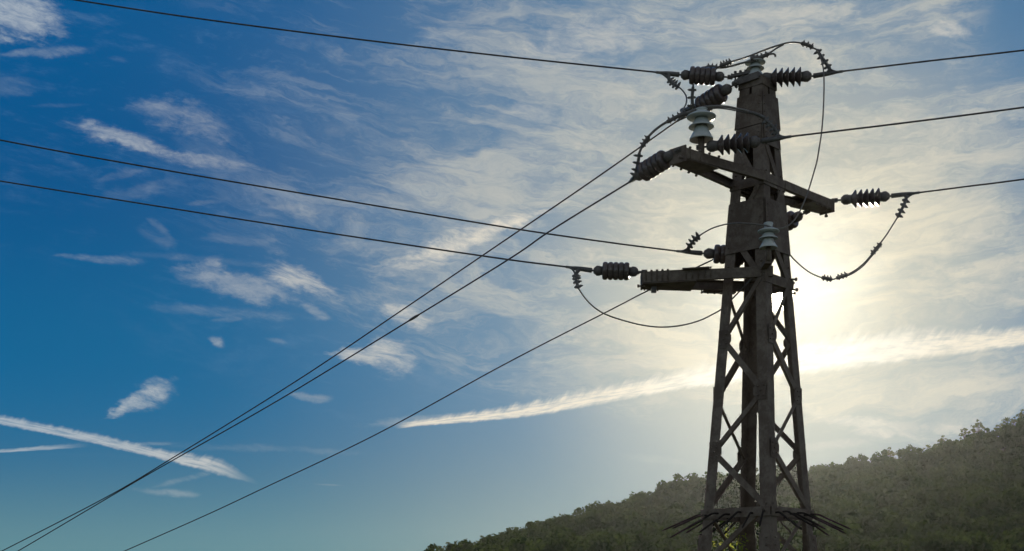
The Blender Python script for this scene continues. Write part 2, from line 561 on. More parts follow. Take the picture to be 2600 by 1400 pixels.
# lacing: one zigzag per face, opposite faces in phase
z0 = 5.29; dz = 0.758; ZG0 = 2.94
zk = {}
for k in range(0, 8): zk[k] = z0 - dz * k
zk[-1] = 6.05; zk[-2] = 6.72; zk[-3] = 7.30; zk[-4] = 7.86; zk[-5] = 8.3
for (a, b, ph) in FACES:
    for k in range(-4, 7):
        s0, s1 = (a, b) if (k + ph) % 2 == 0 else (b, a)
        if (a, b) in (('L', 'N'), ('R', 'F')): pass
        # phase: even nodes sit on L for the L-N face and on R for the R-F face, on N / F for the others
        if (a, b) == ('L', 'N'): c0 = 'L' if k % 2 == 0 else 'N'; c1 = 'N' if k % 2 == 0 else 'L'
        elif (a, b) == ('R', 'F'): c0 = 'R' if k % 2 == 0 else 'F'; c1 = 'F' if k % 2 == 0 else 'R'
        elif (a, b) == ('N', 'R'): c0 = 'N' if k % 2 == 0 else 'R'; c1 = 'R' if k % 2 == 0 else 'N'
        else: c0 = 'F' if k % 2 == 0 else 'L'; c1 = 'L' if k % 2 == 0 else 'F'
        za, zb = zk[k], zk[k + 1]
        n = fnorm(a, b)
        off = n * 0.0105
        pa = cor(c0, za) + dirk(c0, c1) * 0.075 + off
        pb = cor(c1, zb) + dirk(c1, c0) * 0.075 + off
        d = (pb - pa).normalized()
        side = n.cross(d).normalized()
        if side.z < 0: side = -side
        w = 0.085 if k % 2 == 0 else 0.062
        m = MB()
        m.angle(pa - side * w / 2, pb - side * w / 2, side, -n, w, 0.0075, 0.045)
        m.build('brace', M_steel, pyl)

# gusset plates where the lacing meets the legs
for (a, b, ph) in FACES:
    n = fnorm(a, b)
    for k in range(-1, 6):
        ev = {('L', 'N'): 'L', ('R', 'F'): 'R', ('N', 'R'): 'N', ('F', 'L'): 'F'}[(a, b)]
        od = b if ev == a else a
        c0 = ev if k % 2 == 0 else od
        c1 = od if k % 2 == 0 else ev
        if zk[k] > 5.9 or abs(zk[k] - ZG0) < 0.12: continue
        h_, w_ = 0.13 + random.uniform(-.02, .02), 0.215
        o_ = n * 0.020; u_ = dirk(c0, c1); z_ = Vector((0, 0, 1)); p = cor(c0, zk[k])
        pl = [p + u_ * 0.02 - z_ * h_, p + u_ * 0.16 - z_ * h_, p + u_ * w_ - z_ * h_ * .3, p + u_ * w_ + z_ * h_ * .3, p + u_ * 0.16 + z_ * h_, p + u_ * 0.02 + z_ * h_]
        m = MB()
        m.add([q + o_ for q in pl] + [q + o_ - n * 0.006 for q in pl], [tuple(range(6)), tuple(range(11, 5, -1))] + [(i, (i + 1) % 6, 6 + (i + 1) % 6, 6 + i) for i in range(6)])
        for (du, dzz) in ((0.05, -.07), (0.05, .07), (0.14, -.06), (0.14, .06), (.10, 0)):
            m.bolt(p + u_ * du + z_ * dzz + o_, n, 0.012, 0.01)
        m.build('gusset_plate', M_steel2, pyl)

# horizontal struts
for (a, b, ph) in FACES:
    n = fnorm(a, b)
    for zz, hh in ((6.04, 0.13), (7.36, 0.12), (8.725, 0.11)):
        if zz < 6.5 and 'L' in (a, b): continue
        m = MB()
        o_ = n * 0.012
        m.channel(cor(a, zz) + dirk(a, b) * -0.02 + o_, cor(b, zz) + dirk(b, a) * -0.02 + o_, n, hh, 0.05, 0.008)
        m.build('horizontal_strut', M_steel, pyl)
# face plates
for (a, b, ph) in FACES:
    n = fnorm(a, b)
    for (zl, zh, o_, ins) in ((8.13, 8.565, 0.022, -0.010), (7.86, 8.12, 0.018, 0.02), (6.44, 7.12, 0.022, 0.006)):
        m = MB()
        def pc(k1, k2, z_, dd): return cor(k1, z_) + dirk(k1, k2) * ins + n * dd
        vs = [pc(a, b, zl, o_), pc(b, a, zl, o_), pc(b, a, zh, o_), pc(a, b, zh, o_)]
        vs += [v - n * 0.008 for v in vs]
        m.add(vs, [(0, 1, 2, 3), (7, 6, 5, 4), (0, 4, 5, 1), (1, 5, 6, 2), (2, 6, 7, 3), (3, 7, 4, 0)])
        for q in range(4):
            for e in (0.08, 0.92):
                zz = zl + (zh - zl) * (0.12 + q * 0.25)
                p = pc(a, b, zz, o_).lerp(pc(b, a, zz, o_), e)
                m.bolt(p, n, 0.010, 0.01)
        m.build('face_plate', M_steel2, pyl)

# head frame: cap beams, plates and the post of the top insulator
hN, hR, hF, hL = (cor(k, 8.74) for k in 'NRFL')
m = MB()
m.bar(hL + Vector((-0.02, -0.02, 0.03)), hN + Vector((-0.02, 0.02, 0.05)), 0.09, 0.09)
m.bar(hL + Vector((-0.02, 0.04, 0.12)), Vector((TX + 0.02, TY - 0.02, 8.90)), 0.09, 0.05)
m.bar(hL + Vector((-0.11, -0.03, 0.11)), hL + Vector((0.12, -0.05, 0.15)), 0.07, 0.035)
m.bar(hL + Vector((-0.08, -0.03, 0.02)), hL + Vector((0.05, -0.03, 0.06)), 0.06, 0.06)
for i, (xx, zz, dd) in enumerate(((-.11, .12, (-1, 0, .2)), (-.07, .15, (0, 0, 1)), (0.0, .16, (0, 0, 1)), (.07, .17, (0, 0, 1)), (.13, .15, (0.2, 0, 1)), (-.09, .02, (-1, 0, -.4)), (-.05, -.03, (-.5, 0, -1)), (.2, .13, (0, 0, 1)))):
    m.bolt(hL + Vector((xx, -0.04, zz)), Vector(dd), 0.020, 0.09)
m.build('head_plate', M_cast, pyl)
m = MB()
m.bar(Vector((TX - 0.03, TY - 0.04, 8.45)), Vector((TX - 0.03, TY - 0.04, 8.835)), 0.125, 0.125, Vector((0, 1, 0)))
m.bar(Vector((TX - 0.10, TY - 0.04, 8.850)), Vector((TX + 0.05, TY - 0.04, 8.850)), 0.10, 0.03)
m.build('top_post', M_steel, pyl)

# upper crossarm (near left to far right) and lower crossarm (left)
def crossarm(name, tipm, chords, tiph, lugs, plate, bh=0.12):
    beams = []
    for (a, b, out) in chords:
        q = MB(); q.channel(a, b, out, bh, 0.06, 0.010); beams.append(q)
    def dist(p, a, b):
        t = max(0, min(1, (p - a).dot(b - a) / (b - a).length_squared)); return (p - a.lerp(b, t)).length
    for (p, d, r_, l_) in lugs:
        k = min(range(len(chords)), key=lambda i: dist(p, chords[i][0], chords[i][1]))
        beams[k].bolt(p, d, r_, l_)
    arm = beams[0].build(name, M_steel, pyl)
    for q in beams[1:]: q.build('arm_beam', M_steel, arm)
    for pl in plate:
        q = MB()
        top = [p + Vector((0, 0, pl[1])) for p in pl[0]]; bot = [p + Vector((0, 0, pl[2])) for p in pl[0]]
        nn = len(top)
        q.add(top + bot, [tuple(range(nn)), tuple(range(2 * nn - 1, nn - 1, -1))] + [(i, (i + 1) % nn, nn + (i + 1) % nn, nn + i) for i in range(nn)])
        q.build('gusset_plate', M_steel2, arm)
    return arm

ZA = 7.40
nNR, nLF = fnorm('N', 'R'), fnorm('F', 'L')
TLm = z2(560, 375, 16.80); TRm = z2(2060, 895, 19.08)
aN, aR, aF, aL = (cor(k, ZA) for k in 'NRFL')
axd = (TRm - TLm); axd.z = 0; axd.normalize(); sdd = Vector((axd.y, -axd.x, 0))     # side toward N-R
tl1, tl2 = TLm + sdd * 0.13, TLm - sdd * 0.13
tr1, tr2 = TRm + sdd * 0.12, TRm - sdd * 0.12
def between(a, b, t): return a.lerp(b, t)
up_l = [tl1, tl2, between(tl2, aL, 0.42), between(tl1, aN, 0.42)]
up_r = [tr1, tr2, between(tr2, aF, 0.45), between(tr1, aR, 0.45)]
bl = []
for i in range(4):
    p = between(tl2, aL, 0.05 + 0.12 * i) - Vector((0, 0, 0.075)); bl.append((p, Vector((0, 0, -1)), 0.018, 0.14))
    p = between(tl1, aN, 0.05 + 0.12 * i) + Vector((0, 0, 0.070)); bl.append((p, Vector((0, 0, 1)), 0.018, 0.13))
    p = between(tr1, aR, 0.05 + 0.10 * i) - Vector((0, 0, 0.080)); bl.append((p, Vector((0, 0, -1)), 0.016, 0.14))
    p = between(tr2, aF, 0.05 + 0.10 * i) + Vector((0, 0, 0.072)); bl.append((p, Vector((0, 0, 1)), 0.016, 0.13))
bl += [(TLm - axd * 0.05 + sdd * 0.08 + Vector((0, 0, -.055)), -axd, 0.022, 0.10), (TRm + axd * 0.05 + sdd * .06 + Vector((0, 0, -0.055)), axd, 0.022, 0.1),
       (TRm + axd * 0.05 - sdd * .06 + Vector((0, 0, 0.05)), axd, 0.022, 0.1), (TRm - axd * 0.02 - Vector((0, 0, 0.12)), Vector((0, 0, -1)), 0.025, 0.1)]
crossarm('upper_crossarm', None,
         [(tl1, aN + nNR * 0.03, nNR), (aN + nNR * 0.024, aR + nNR * 0.024, nNR), (aR + nNR * 0.03, tr1, nNR),
          (tl2, aL + nLF * 0.03, nLF), (aL + nLF * 0.024, aF + nLF * 0.024, nLF), (aF + nLF * 0.03, tr2, nLF)],
         0.2, bl, [(up_l, 0.066, 0.058), (up_l, -0.062, -0.072), (up_r, 0.066, 0.058), (up_r, -0.062, -0.074)], 0.115)
# end diaphragms of the two tips
arm_u = bpy.data.objects['upper_crossarm']
MB().bar(tl1 + Vector((0, 0, 0)), tl2, 0.02, 0.20).build('end_plate', M_steel2, arm_u)
MB().bar(tr1, tr2, 0.02, 0.19).build('end_plate', M_steel2, arm_u)

ZB = 6.12
T3 = z3(895, 440, 18.1)
bN, bF = cor('N', ZB), cor('F', ZB)
wN = (T3 - bN); wN.z = 0; wN.normalize()
nrm1 = Vector((wN.y, -wN.x, 0));
if nrm1.y > 0: nrm1 = -nrm1
t31, t32 = T3 + Vector((0.02, -0.10, 0.01)), T3 + Vector((0.02, 0.10, -0.02))
lo_tip = [t31, t32, between(t32, bF, 0.45), between(t31, bN, 0.45)]
bl = []
for i in range(5):
    bl.append((between(t32, bF, 0.03 + 0.03 * i) - Vector((0, 0, 0.085)), Vector((0, 0, -1)), 0.012, 0.15))
    bl.append((between(t31, bN, 0.03 + 0.045 * i) + Vector((0, 0, 0.075)), Vector((0, 0, 1)), 0.016, 0.13))
for i in range(5):
    bl.append((between(t32, bF, 0.55 + 0.06 * i) - Vector((0, 0, 0.095)), Vector((0, 0, -1)), 0.013, 0.13))
    bl.append((between(t31, bN, 0.36 + 0.05 * i) + Vector((0, 0, 0.080)), Vector((0, 0, 1)), 0.013, 0.13))
bl += [(T3 + Vector((-0.02, -.05, 0.085)), Vector((-1, 0, 0)), 0.022, 0.08), (T3 + Vector((-0.02, -.05, -0.095)), Vector((-1, 0, 0)), 0.022, 0.08)]
crossarm('lower_crossarm', None,
         [(t31, bN + Vector((0.1, 0, 0)), nrm1), (t32, bF + Vector((0.1, 0, 0)), Vector((0, 1, 0)))],
         0.2, bl, [(lo_tip, 0.075, 0.066), (lo_tip, -0.075, -0.085)], 0.135)
arm_l = bpy.data.objects['lower_crossarm']
MB().bar(t31, t32, 0.02, 0.20).build('end_plate', M_steel2, arm_l)
p = z3(1030, 480, 18.1)
MB().bar(p, p - Vector((0, 0, 0.12)), 0.07, 0.05, Vector((0, 1, 0))).build('hanging_lug', M_cast, arm_l)
# splice plates on the lower arm
MB().bar(between(t32, bF, 0.56) - Vector((0, -.01, 0.082)), between(t32, bF, 0.86) - Vector((0, -.01, 0.082)), 0.09, 0.02).build('splice_plate', M_steel2, arm_l)
MB().bar(between(t31, bN, 0.33) + Vector((0, -.01, 0.076)), between(t31, bN, 0.55) + Vector((0, -.01, 0.076)), 0.09, 0.016).build('splice_plate', M_steel2, arm_l)
# anti-climbing guard: channel frame and bent spikes
ZG = 2.94
g = MB()
for (a, b, ph) in FACES:
    n = fnorm(a, b)
    g.channel(cor(a, ZG, -0.02) + n * 0.02, cor(b, ZG, -0.02) + n * 0.02, n, 0.125, 0.06, 0.010)
for k in 'NRFL':
    for q in NB[k]:
        g.bolt(cor(k, ZG + 0.03, -0.02) + dirk(k, q) * 0.10 + fnorm(k, q) * 0.04, fnorm(k, q), 0.014, 0.03)
guard = g.build('climbing_guard', M_steel, pyl)
for (a, b, ph) in FACES:
    n = fnorm(a, b)
    for i in range(6):
        t = (i + 0.5) / 6
        p = cor(a, ZG, -0.02).lerp(cor(b, ZG, -0.02), t) + n * 0.02 + Vector((0, 0, -0.02 + 0.02 * (i % 2)))
        tang = dirk(a, b) * ((t - 0.5) * 1.25 + random.uniform(-.05, .05))
        dr = (n + tang).normalized()
        l1 = 0.09; l2 = 0.55 + random.uniform(-.08, .05)
        p1 = p + dr * l1
        dn = (dr + Vector((0, 0, -0.47 + random.uniform(-.07, .06)))).normalized()
        p2 = p1 + dn * l2
        MB().tube([p - dr * 0.02, p + dr * l1 * .7, p1 + dn * 0.02, p1 + dn * l2 * .9, p2], [.0140, .0140, .0140, .0125, .003], 6).build('spike', M_rod, guard)

# ------------------------------------------------------------------ tension insulators
CL = 0.62
def insulator_proto(style):
    """strung along +X from 0 (arm side) to CL (wire side)"""
    root = empty('tension_insulator', (0, 0, 0))
    X1 = Vector((1, 0, 0))
    m = MB()
    m.tube([Vector((-0.10, 0, 0)), Vector((0.02, 0, 0))], 0.013, 8)
    m.bar(Vector((-0.12, 0.018, 0)), Vector((-0.045, 0.018, 0)), 0.008, 0.05)
    m.bar(Vector((-0.12, -0.018, 0)), Vector((-0.045, -0.018, 0)), 0.008, 0.05)
    m.bolt(Vector((-0.10, 0.03, 0)), Vector((0, 1, 0)), 0.018, 0.06)
    m.bolt(Vector((-0.06, 0.03, 0)), Vector((0, 1, 0)), 0.015, 0.06)
    m.build('link', M_cast, root)
    for q in (0, 1):
        m = MB()
        if q == 0: prof = [(0, 0.0), (0, 0.034), (0.015, 0.048), (0.035, 0.066), (0.085, 0.070), (0.095, 0.062), (0.125, 0.060), (0.125, 0.0)]
        else: prof = [(CL - .125, 0), (CL - .125, 0.06), (CL - 0.095, 0.062), (CL - 0.085, 0.068), (CL - 0.045, 0.070), (CL - 0.03, 0.058), (CL - 0.01, 0.044), (CL, 0.03), (CL, 0)]
        m.lathe(prof, Vector((0, 0, 0)), X1, 20)
        m.build('end_cap', M_cast, root)
    m = MB(); m.lathe([(0.12, 0.0), (0.12, 0.052), (CL - 0.12, 0.052), (CL - .12, 0)], Vector((0, 0, 0)), X1, 20)
    core = m.build('core', M_glaze, root)
    n = 5; pit = (CL - 0.25) / n
    for i in range(n):
        s0 = 0.125 + i * pit
        m = MB()
        if style == 'round':
            prof = [(s0, 0.05)]
            for q in range(9):
                t = math.pi * q / 8
                prof.append((s0 + pit * (0.5 - 0.52 * math.cos(t)), 0.088 + 0.036 * math.sin(t) ** 0.7))
            prof.append((s0 + pit, 0.05))
        else:
            prof = [(s0 - 0.002, 0.052), (s0 + pit * 0.25, 0.068), (s0 + pit * 0.5, 0.092), (s0 + pit * 0.72, 0.116), (s0 + pit * 0.80, 0.1205), (s0 + pit * 0.88, 0.116),
                    (s0 + pit * 0.92, 0.09), (s0 + pit * 0.96, 0.06), (s0 + pit, 0.052)]
        m.lathe(prof, Vector((0, 0, 0)), X1, 28)
        m.build('shed', M_glaze, root)
    return root


def children(o): return [c for c in bpy.data.objects if c.parent == o]


def copy_tree(o, parent=None):
    c = o.copy(); col.objects.link(c)
    c.parent = parent
    for ch in children(o): copy_tree(ch, c)
    return c


protos = {}
def insulator(a, b, style, label):
    d = b - a
    if style not in protos:
        protos[style] = insulator_proto(style); o = protos[style]
    else: o = copy_tree(protos[style])
    o.location = a
    o.rotation_euler = d.to_track_quat('X', 'Z').to_euler()
    k = d.length / CL
    o.scale = (k, min(1.05, max(0.95, k)), min(1.05, max(0.95, k)))
    tag(o, label, 'insulator', 'ribbed tension insulators on the pylon')
    return o


# wire directions
dA = Vector((-0.985, 0.11, 0.10)).normalized()
Cdir = (at(0, 1397, 33) - at(1745, 285, 18.1)).normalized()
def mk(label, style, a, b): return insulator(a, b, style, label)
A1a, A1b = z1(1026, 538, 18.05), z1(590, 517, 18.12)
A2a, A2b = z2(1330, 1390, 18.55), z2(820, 1362, 18.60)
A3a, A3b = z3(874, 358, 18.05), z3(424, 347, 18.10)
B1a, B1b = z1(1395, 553, 18.05), z1(1905, 531, 17.95)
B2a, B2b = z1(848, 1240, 16.95), z1(1385, 1188, 16.90)
B3a, B3b = z4(1330, 429, 19.08), z4(1818, 390, 19.00)
C1a = z1(1090, 640, 17.95); C1b = C1a + Cdir * 0.66
C2a = z2(515, 362, 16.85); C2b = C2a + Cdir * 0.64
C3a = at(2036, 545, 19.05); C3b = C3a + Cdir * 0.64
mk('round-shed insulator at the pylon head, pulling toward the left edge', 'round', A1a, A1b)
mk('round-shed insulator half hidden behind the pylon above the lower arm', 'round', A2a, A2b)
mk('round-shed insulator off the tip of the lower left crossarm', 'round', A3a, A3b)
mk('sharp-shed insulator at the pylon head, pulling to the right', 'sharp', B1a, B1b)
mk('sharp-shed insulator from the left arm tip across the front of the pylon', 'sharp', B2a, B2b)
mk('sharp-shed insulator off the far right crossarm tip', 'sharp', B3a, B3b)
mk('slanting round-shed insulator just under the pylon head, left side', 'round', C1a, C1b)
mk('slanting round-shed insulator below the upper left crossarm tip', 'round', C2a, C2b)
mk('slanting round-shed insulator under the right crossarm, beside the pylon leg', 'round', C3a, C3b)

# ------------------------------------------------------------------ pin insulators
def pin_insulator(base, h, r, label, head=0.10):
    """base = foot of the pin; h = height of the porcelain up to the top disc; r = radius of the top disc"""
    root = empty('pin_insulator', base)
    Z = Vector((0, 0, 1))
    ph = h * 0.52
    MB().lathe([(-0.02, 0), (-0.02, r * .22), (ph + 0.05, r * .21), (ph + 0.05, 0)], base, Z, 14).build('pin', M_steel, root)
    b0 = base + Z * ph
    q = r * .81
    MB().lathe([(h * .10, r * .3), (h * .02, q * .88), (-.002, q * .97), (.004, q), (h * .05, q * .99), (h * .16, q * .84), (h * .30, q * .66), (h * .42, r * .46), (h * .47, r * .42), (h * .47, 0)], b0, Z, 32).build('shed', M_porc, root)
    q = r * .87
    MB().lathe([(h * .50, r * .38), (h * .455, q * .90), (h * .435, q * .98), (h * .445, q), (h * .475, q * .97), (h * .56, q * .74), (h * .66, r * .50), (h * .74, r * .43), (h * .74, 0)], b0, Z, 32).build('shed', M_porc, root)
    MB().lathe([(h * .76, r * .40), (h * .76, r * .88), (h * .775, r * .98), (h * .80, r), (h * .83, r * .97), (h * .89, r * .76), (h * .97, r * .48), (h * .97, 0)], b0, Z, 32).build('shed', M_porc, root)
    MB().lathe([(h * .95, r * .42), (h * 1.0, r * .37), (h * 1.0 + head * .4, r * .38), (h * 1.0 + head * .8, r * .44), (h + head, r * .38), (h + head * 1.15, r * .15), (h + head * 1.16, 0)], b0, Z, 24).build('head', M_porc, root)
    tag(root, label, 'insulator', 'pale pin insulators carrying the jumper cables')
    return root

P1 = at(1780.6, 394, 16.95); pin_insulator(P1, 0.365, 0.186, 'large pale bell insulator upright on the upper left crossarm tip', 0.03)
P0 = at(1917.5, 218, 18.06); pin_insulator(P0, 0.235, 0.139, 'pale pin insulator standing on the very top of the pylon', 0.035)
P2 = at(1951, 658, 17.35); pin_insulator(P2, 0.27, 0.144, 'pale pin insulator in front of the pylon body above the sun', 0.06)
m = MB(); pb = P2 - Vector((0, 0, 0.03))
m.bar(pb, Vector((pb.x, 17.95, pb.z)), 0.09, 0.05)
m.build('pin_bracket', M_steel, pyl)

# ------------------------------------------------------------------ wires, clamps, jumpers
WR = 0.0118
def clamp(ins_end, wire_pt, tail, label, r=0.034):
    """dead-end clamp: barrel on the insulator, horn on the wire, curved tail for the jumper"""
    root = empty('wire_clamp', ins_end)
    d = wire_pt - ins_end; L = d.length; u = d.normalized()
    b = MB()
    b.tube([ins_end - u * 0.02, ins_end + u * 0.03], 0.014, 8)
    b.tube([ins_end + u * 0.02, ins_end + u * 0.025, ins_end + u * (L * .45), ins_end + u * (L * .62), ins_end + u * (L * 0.85), wire_pt, wire_pt + u * 0.01],
           [r * .55, r, r * .92, r * .80, r * .52, r * .55, r * .4], 10)
    b.build('barrel', M_alu, root)
    tt = [ins_end + u * (L * .50)] + list(tail)
    sp = spline(tt, 5)
    m = MB().tube(sp, [r * (0.78 - 0.18 * i / len(sp)) for i in range(len(sp))], 9)
    horn = spline([wire_pt - u * .01, wire_pt - u * L * .25 + (tail[0] - tt[0]) * .22, tail[0] + (tail[1] - tail[0]) * .05 if len(tail) > 1 else tail[0]], 5)
    m.tube(horn, [r * .42] * len(horn), 8)
    # web between horn and barrel
    A = ins_end + u * (L * .5); B = wire_pt - u * .03; C = tail[0] + (tail[min(1, len(tail) - 1)] - tail[0]) * .02
    nn = (B - A).cross(C - A).normalized() * r * .35
    mid = (B + C) / 2 * .55 + A * .45
    m.add([A + nn, B + nn, mid + nn, C + nn, A - nn, B - nn, mid - nn, C - nn], [(0, 1, 2, 3), (7, 6, 5, 4), (0, 4, 5, 1), (1, 5, 6, 2), (2, 6, 7, 3), (3, 7, 4, 0)])
    bolts_on(m, tail, 4, r * .9)
    m.build('tail', M_alu, root)
    tag(root, label, 'clamp', 'dead-end clamps between insulators and wires')
    return root


def bolts_on(m, path, n, s, side=None):
    sp = spline(path, 8)
    for i in range(n):
        f = (i + 0.6) / n * (len(sp) - 1)
        k = min(int(f), len(sp) - 2)
        p = sp[k].lerp(sp[k + 1], f - k)
        t = (sp[k + 1] - sp[k]).normalized()
        q = t.cross(Vector((0, 1, 0))).normalized()
        if side is not None and q.dot(side) < 0: q = -q
        q = (q + Vector((0, random.uniform(-.15, .15), 0))).normalized()
        m.bar(p - q * s * 1.3, p + q * s * 1.3, s * 1.1, s * 0.95, t)
        m.bolt(p + q * s * 1.3, q, s * .50, s)
        m.bolt(p - q * s * 1.2, -q, s * .42, s)
        m.tube([p + q * s * 1.3, p + q * s * 2.3], s * .26, 6)
    return m


def wire(pts, label, group='overhead wires', r=WR, bumps=()):
    p = spline(pts, 12)
    root = MB().tube(p, r, 8).build('power_line', M_cable, None, p[0])
    tag(root, label, 'wire', group)
    for (bx, rr, ll) in bumps:
        i = int(bx * (len(p) - 2)); d = (p[i + 1] - p[i]).normalized()
        MB().tube([p[i] - d * ll, p[i] - d * ll * .5, p[i] + d * ll * .5, p[i] + d * ll], [r, rr, rr, r], 8).build('splice', M_cable, root)
    return root


def sagline(a, b, mids):
    """a, b world ends; mids = (t, pixel dy) measured sag in px at parameter t"""
    return a, b

A1w, A2w, A3w = at(1667, 184, 18.17), at(1719, 638, 18.68), at(1438, 678, 18.2)
B1w, B2w, B3w = at(2139, 181.5, 17.9), at(2008, 347, 16.85), at(2334, 489.5, 18.93)
C1w = C1b + Cdir * 0.26; C2w = at(1598, 463, (C2b + Cdir * 0.22).y); C3w = C3b + Cdir * 0.24
wire([A1w, at(1300, 145.5, 18.4), at(900, 99, 18.9), at(500, 47, 19.4), at(190, 0, 19.9), at(-150, -55, 20.4), at(-700, -160, 21.3)], 'topmost wire running from the pylon head to the upper left corner')
wire([A2w, at(1550, 616.5, 18.9), at(1300, 580, 19.3), at(830, 502, 20.0), at(400, 429, 20.6), at(0, 356, 21.2), at(-600, 236, 22)], 'middle wire crossing to the left edge above the lowest one of its three')
wire([A3w, at(1290, 659.5, 18.8), at(1000, 617, 20.0), at(650, 563.5, 21.2), at(300, 508, 22.6), at(0, 460, 23.6), at(-500, 378, 25)], 'lowest of the three wires going left, from the lower crossarm tip')
wire([B1w, at(2370, 154, 17.8), at(2600, 128, 17.7), at(3200, 55, 17.4)], 'wire leaving right from the pylon head')
wire([B2w, at(2300, 312, 16.7), at(2600, 273, 16.55), at(3200, 190, 16.3)], 'wire leaving right from in front of the pylon, middle of three')
wire([B3w, at(2470, 472, 18.8), at(2600, 455.5, 18.7), at(3200, 373, 18.4)], 'wire leaving right from the far crossarm tip')
def yC(x, x0, y0, x1=0, y1=32.5): return y0 + (y1 - y0) * ((x0 - x) / (x0 - x1)) ** 1.25
def lineC(w, pix, x1, label, bumps=()):
    x0 = 1300 + (w.x / w.y) * F
    pts = [w] + [at(px, py, yC(px, x0, w.y, x1)) for px, py in pix]
    return wire(pts, label, bumps=bumps)
lineC(C1w, [(1500, 462), (1227, 648), (1000, 802), (800, 937), (622, 1050), (440, 1162), (277, 1259), (4, 1400), (-120, 1461)], 0, 'steep wire from under the pylon head down to the lower left corner')
lineC(C2w, [(1400, 585), (1290, 660), (1030, 820), (800, 961), (646, 1052), (404, 1189), (277, 1263), (45, 1400), (-60, 1460)], 40, 'steep wire from the upper left crossarm tip to the lower left', bumps=((0.335, .022, 0.16),))
lineC(C3w, [(1795, 667), (1660, 731), (1545, 790), (1280, 926), (950, 1106), (650, 1249), (515, 1312), (313, 1401), (180, 1459)], 310, 'lone wire passing behind the lower crossarm down to the bottom edge')

VZ = Vector((0, 0, 1))
clamp(A1b, A1w, [z1(470, 560, 18.12), z1(510, 605, 18.12), z1(570, 640, 18.1)], 'clamp left of the pylon head on the topmost left-going wire')
clamp(A2b, A2w, [z2(665, 1310, 18.6), z2(700, 1260, 18.55), z2(735, 1215, 18.5), z2(775, 1185, 18.45)], 'clamp with an upward tail just left of the pylon body')
clamp(A3b, A3w, [z3(245, 385, 18.1), z3(250, 440, 18.08), z3(272, 525, 18.05)], 'clamp with a hanging tail left of the lower crossarm tip')
clamp(B1b, B1w, [z1(2085, 460, 17.9), z1(2050, 400, 17.9), z1(2000, 330, 17.9), z1(1960, 262, 17.9)], 'clamp with an upward tail right of the pylon head')
clamp(B2b, B2w, [z1(1560, 1120, 16.88), z1(1530, 1060, 16.86), z1(1480, 1005, 16.85), z1(1430, 960, 16.85)], 'pale clamp in front of the pylon on the middle right-going wire')
clamp(B3b, B3w, [z4(1985, 410, 18.95), z4(1965, 470, 18.92), z4(1930, 540, 18.9), z4(1900, 600, 18.88)], 'clamp with a hanging tail at the far right')
clamp(C1b, C1w, [C1b + Vector((-0.14, 0.03, 0.03)), z1(697, 850, 18.2), z1(703, 740, 18.15), z1(712, 640, 18.12)], 'clamp with a vertical bolted tail above the large pale bell insulator')
clamp(C2b, C2w, [z2(120, 600, 17.25), z2(140, 540, 17.2), z2(158, 450, 17.15), z2(172, 350, 17.1)], 'clamp with an upright tail left of the upper crossarm tip')
clamp(C3b, C3w, [C3b + Vector((-.12, .1, -.03)), C3b + Vector((-.10, .1, .03)), C3b + Vector((-.06, .1, .10))], 'clamp hidden behind the pylon body')


def jumper(pts, label, r=0.0105, mat=None, clamps=()):
    p = spline(pts, 8)
    root = MB().tube(p, r, 8).build('jumper_cable', mat or M_jumper, None, p[0])
    tag(root, label, 'cable', 'jumper cables looping round the insulators')
    for (path, n) in clamps:
        sp = spline(path, 5)
        bolts_on(MB().tube(sp, 0.026, 8), path, n, 0.023).build('connector', M_cast, root)
    return root

# left loop from the A1 clamp down to the C2 / P1 jumper
jumper([z1(570, 640, 18.1), z1(612, 680, 18.0), z1(645, 740, 17.8), z1(640, 810, 17.5), z1(605, 875, 17.3), z1(580, 910, 17.15)], 'short cable bowing right below the clamp left of the pylon head')
# thick jumper C2 clamp - P1 - B2 clamp
jumper([z2(172, 350, 17.1), z1(185, 1270, 17.08), z1(225, 1190, 17.06), z1(285, 1115, 17.04), z1(365, 1045, 17.02), z1(450, 990, 17.0), z1(560, 935, 16.98), z1(660, 895, 16.96),
        z1(770, 855, 16.93), z1(860, 838, 16.92), z1(960, 833, 16.92), z1(1060, 840, 16.9), z1(1160, 860, 16.88), z1(1280, 890, 16.86), z1(1430, 955, 16.85)],
       'thick cable arching over the large pale bell insulator to the front of the pylon', 0.0165, None,
       [([z1(200, 1240, 17.06), z1(230, 1190, 17.06), z1(265, 1140, 17.05)], 3), ([z1(450, 992, 17.0), z1(540, 945, 16.98), z1(645, 900, 16.97)], 4)])
jumper([z1(855, 868, 16.95), z1(950, 852, 16.97), z1(1060, 862, 16.97), z1(1160, 882, 16.95), z1(1270, 905, 16.9)], 'thin second cable under the thick arching one, in front of the pylon', 0.0085, M_alu)
m_ = jumper([z1(1270, 892, 16.855), z1(1340, 908, 16.85), z1(1435, 950, 16.84)], 'pale sleeve on the thick cable in front of the pylon', 0.021, M_alu)
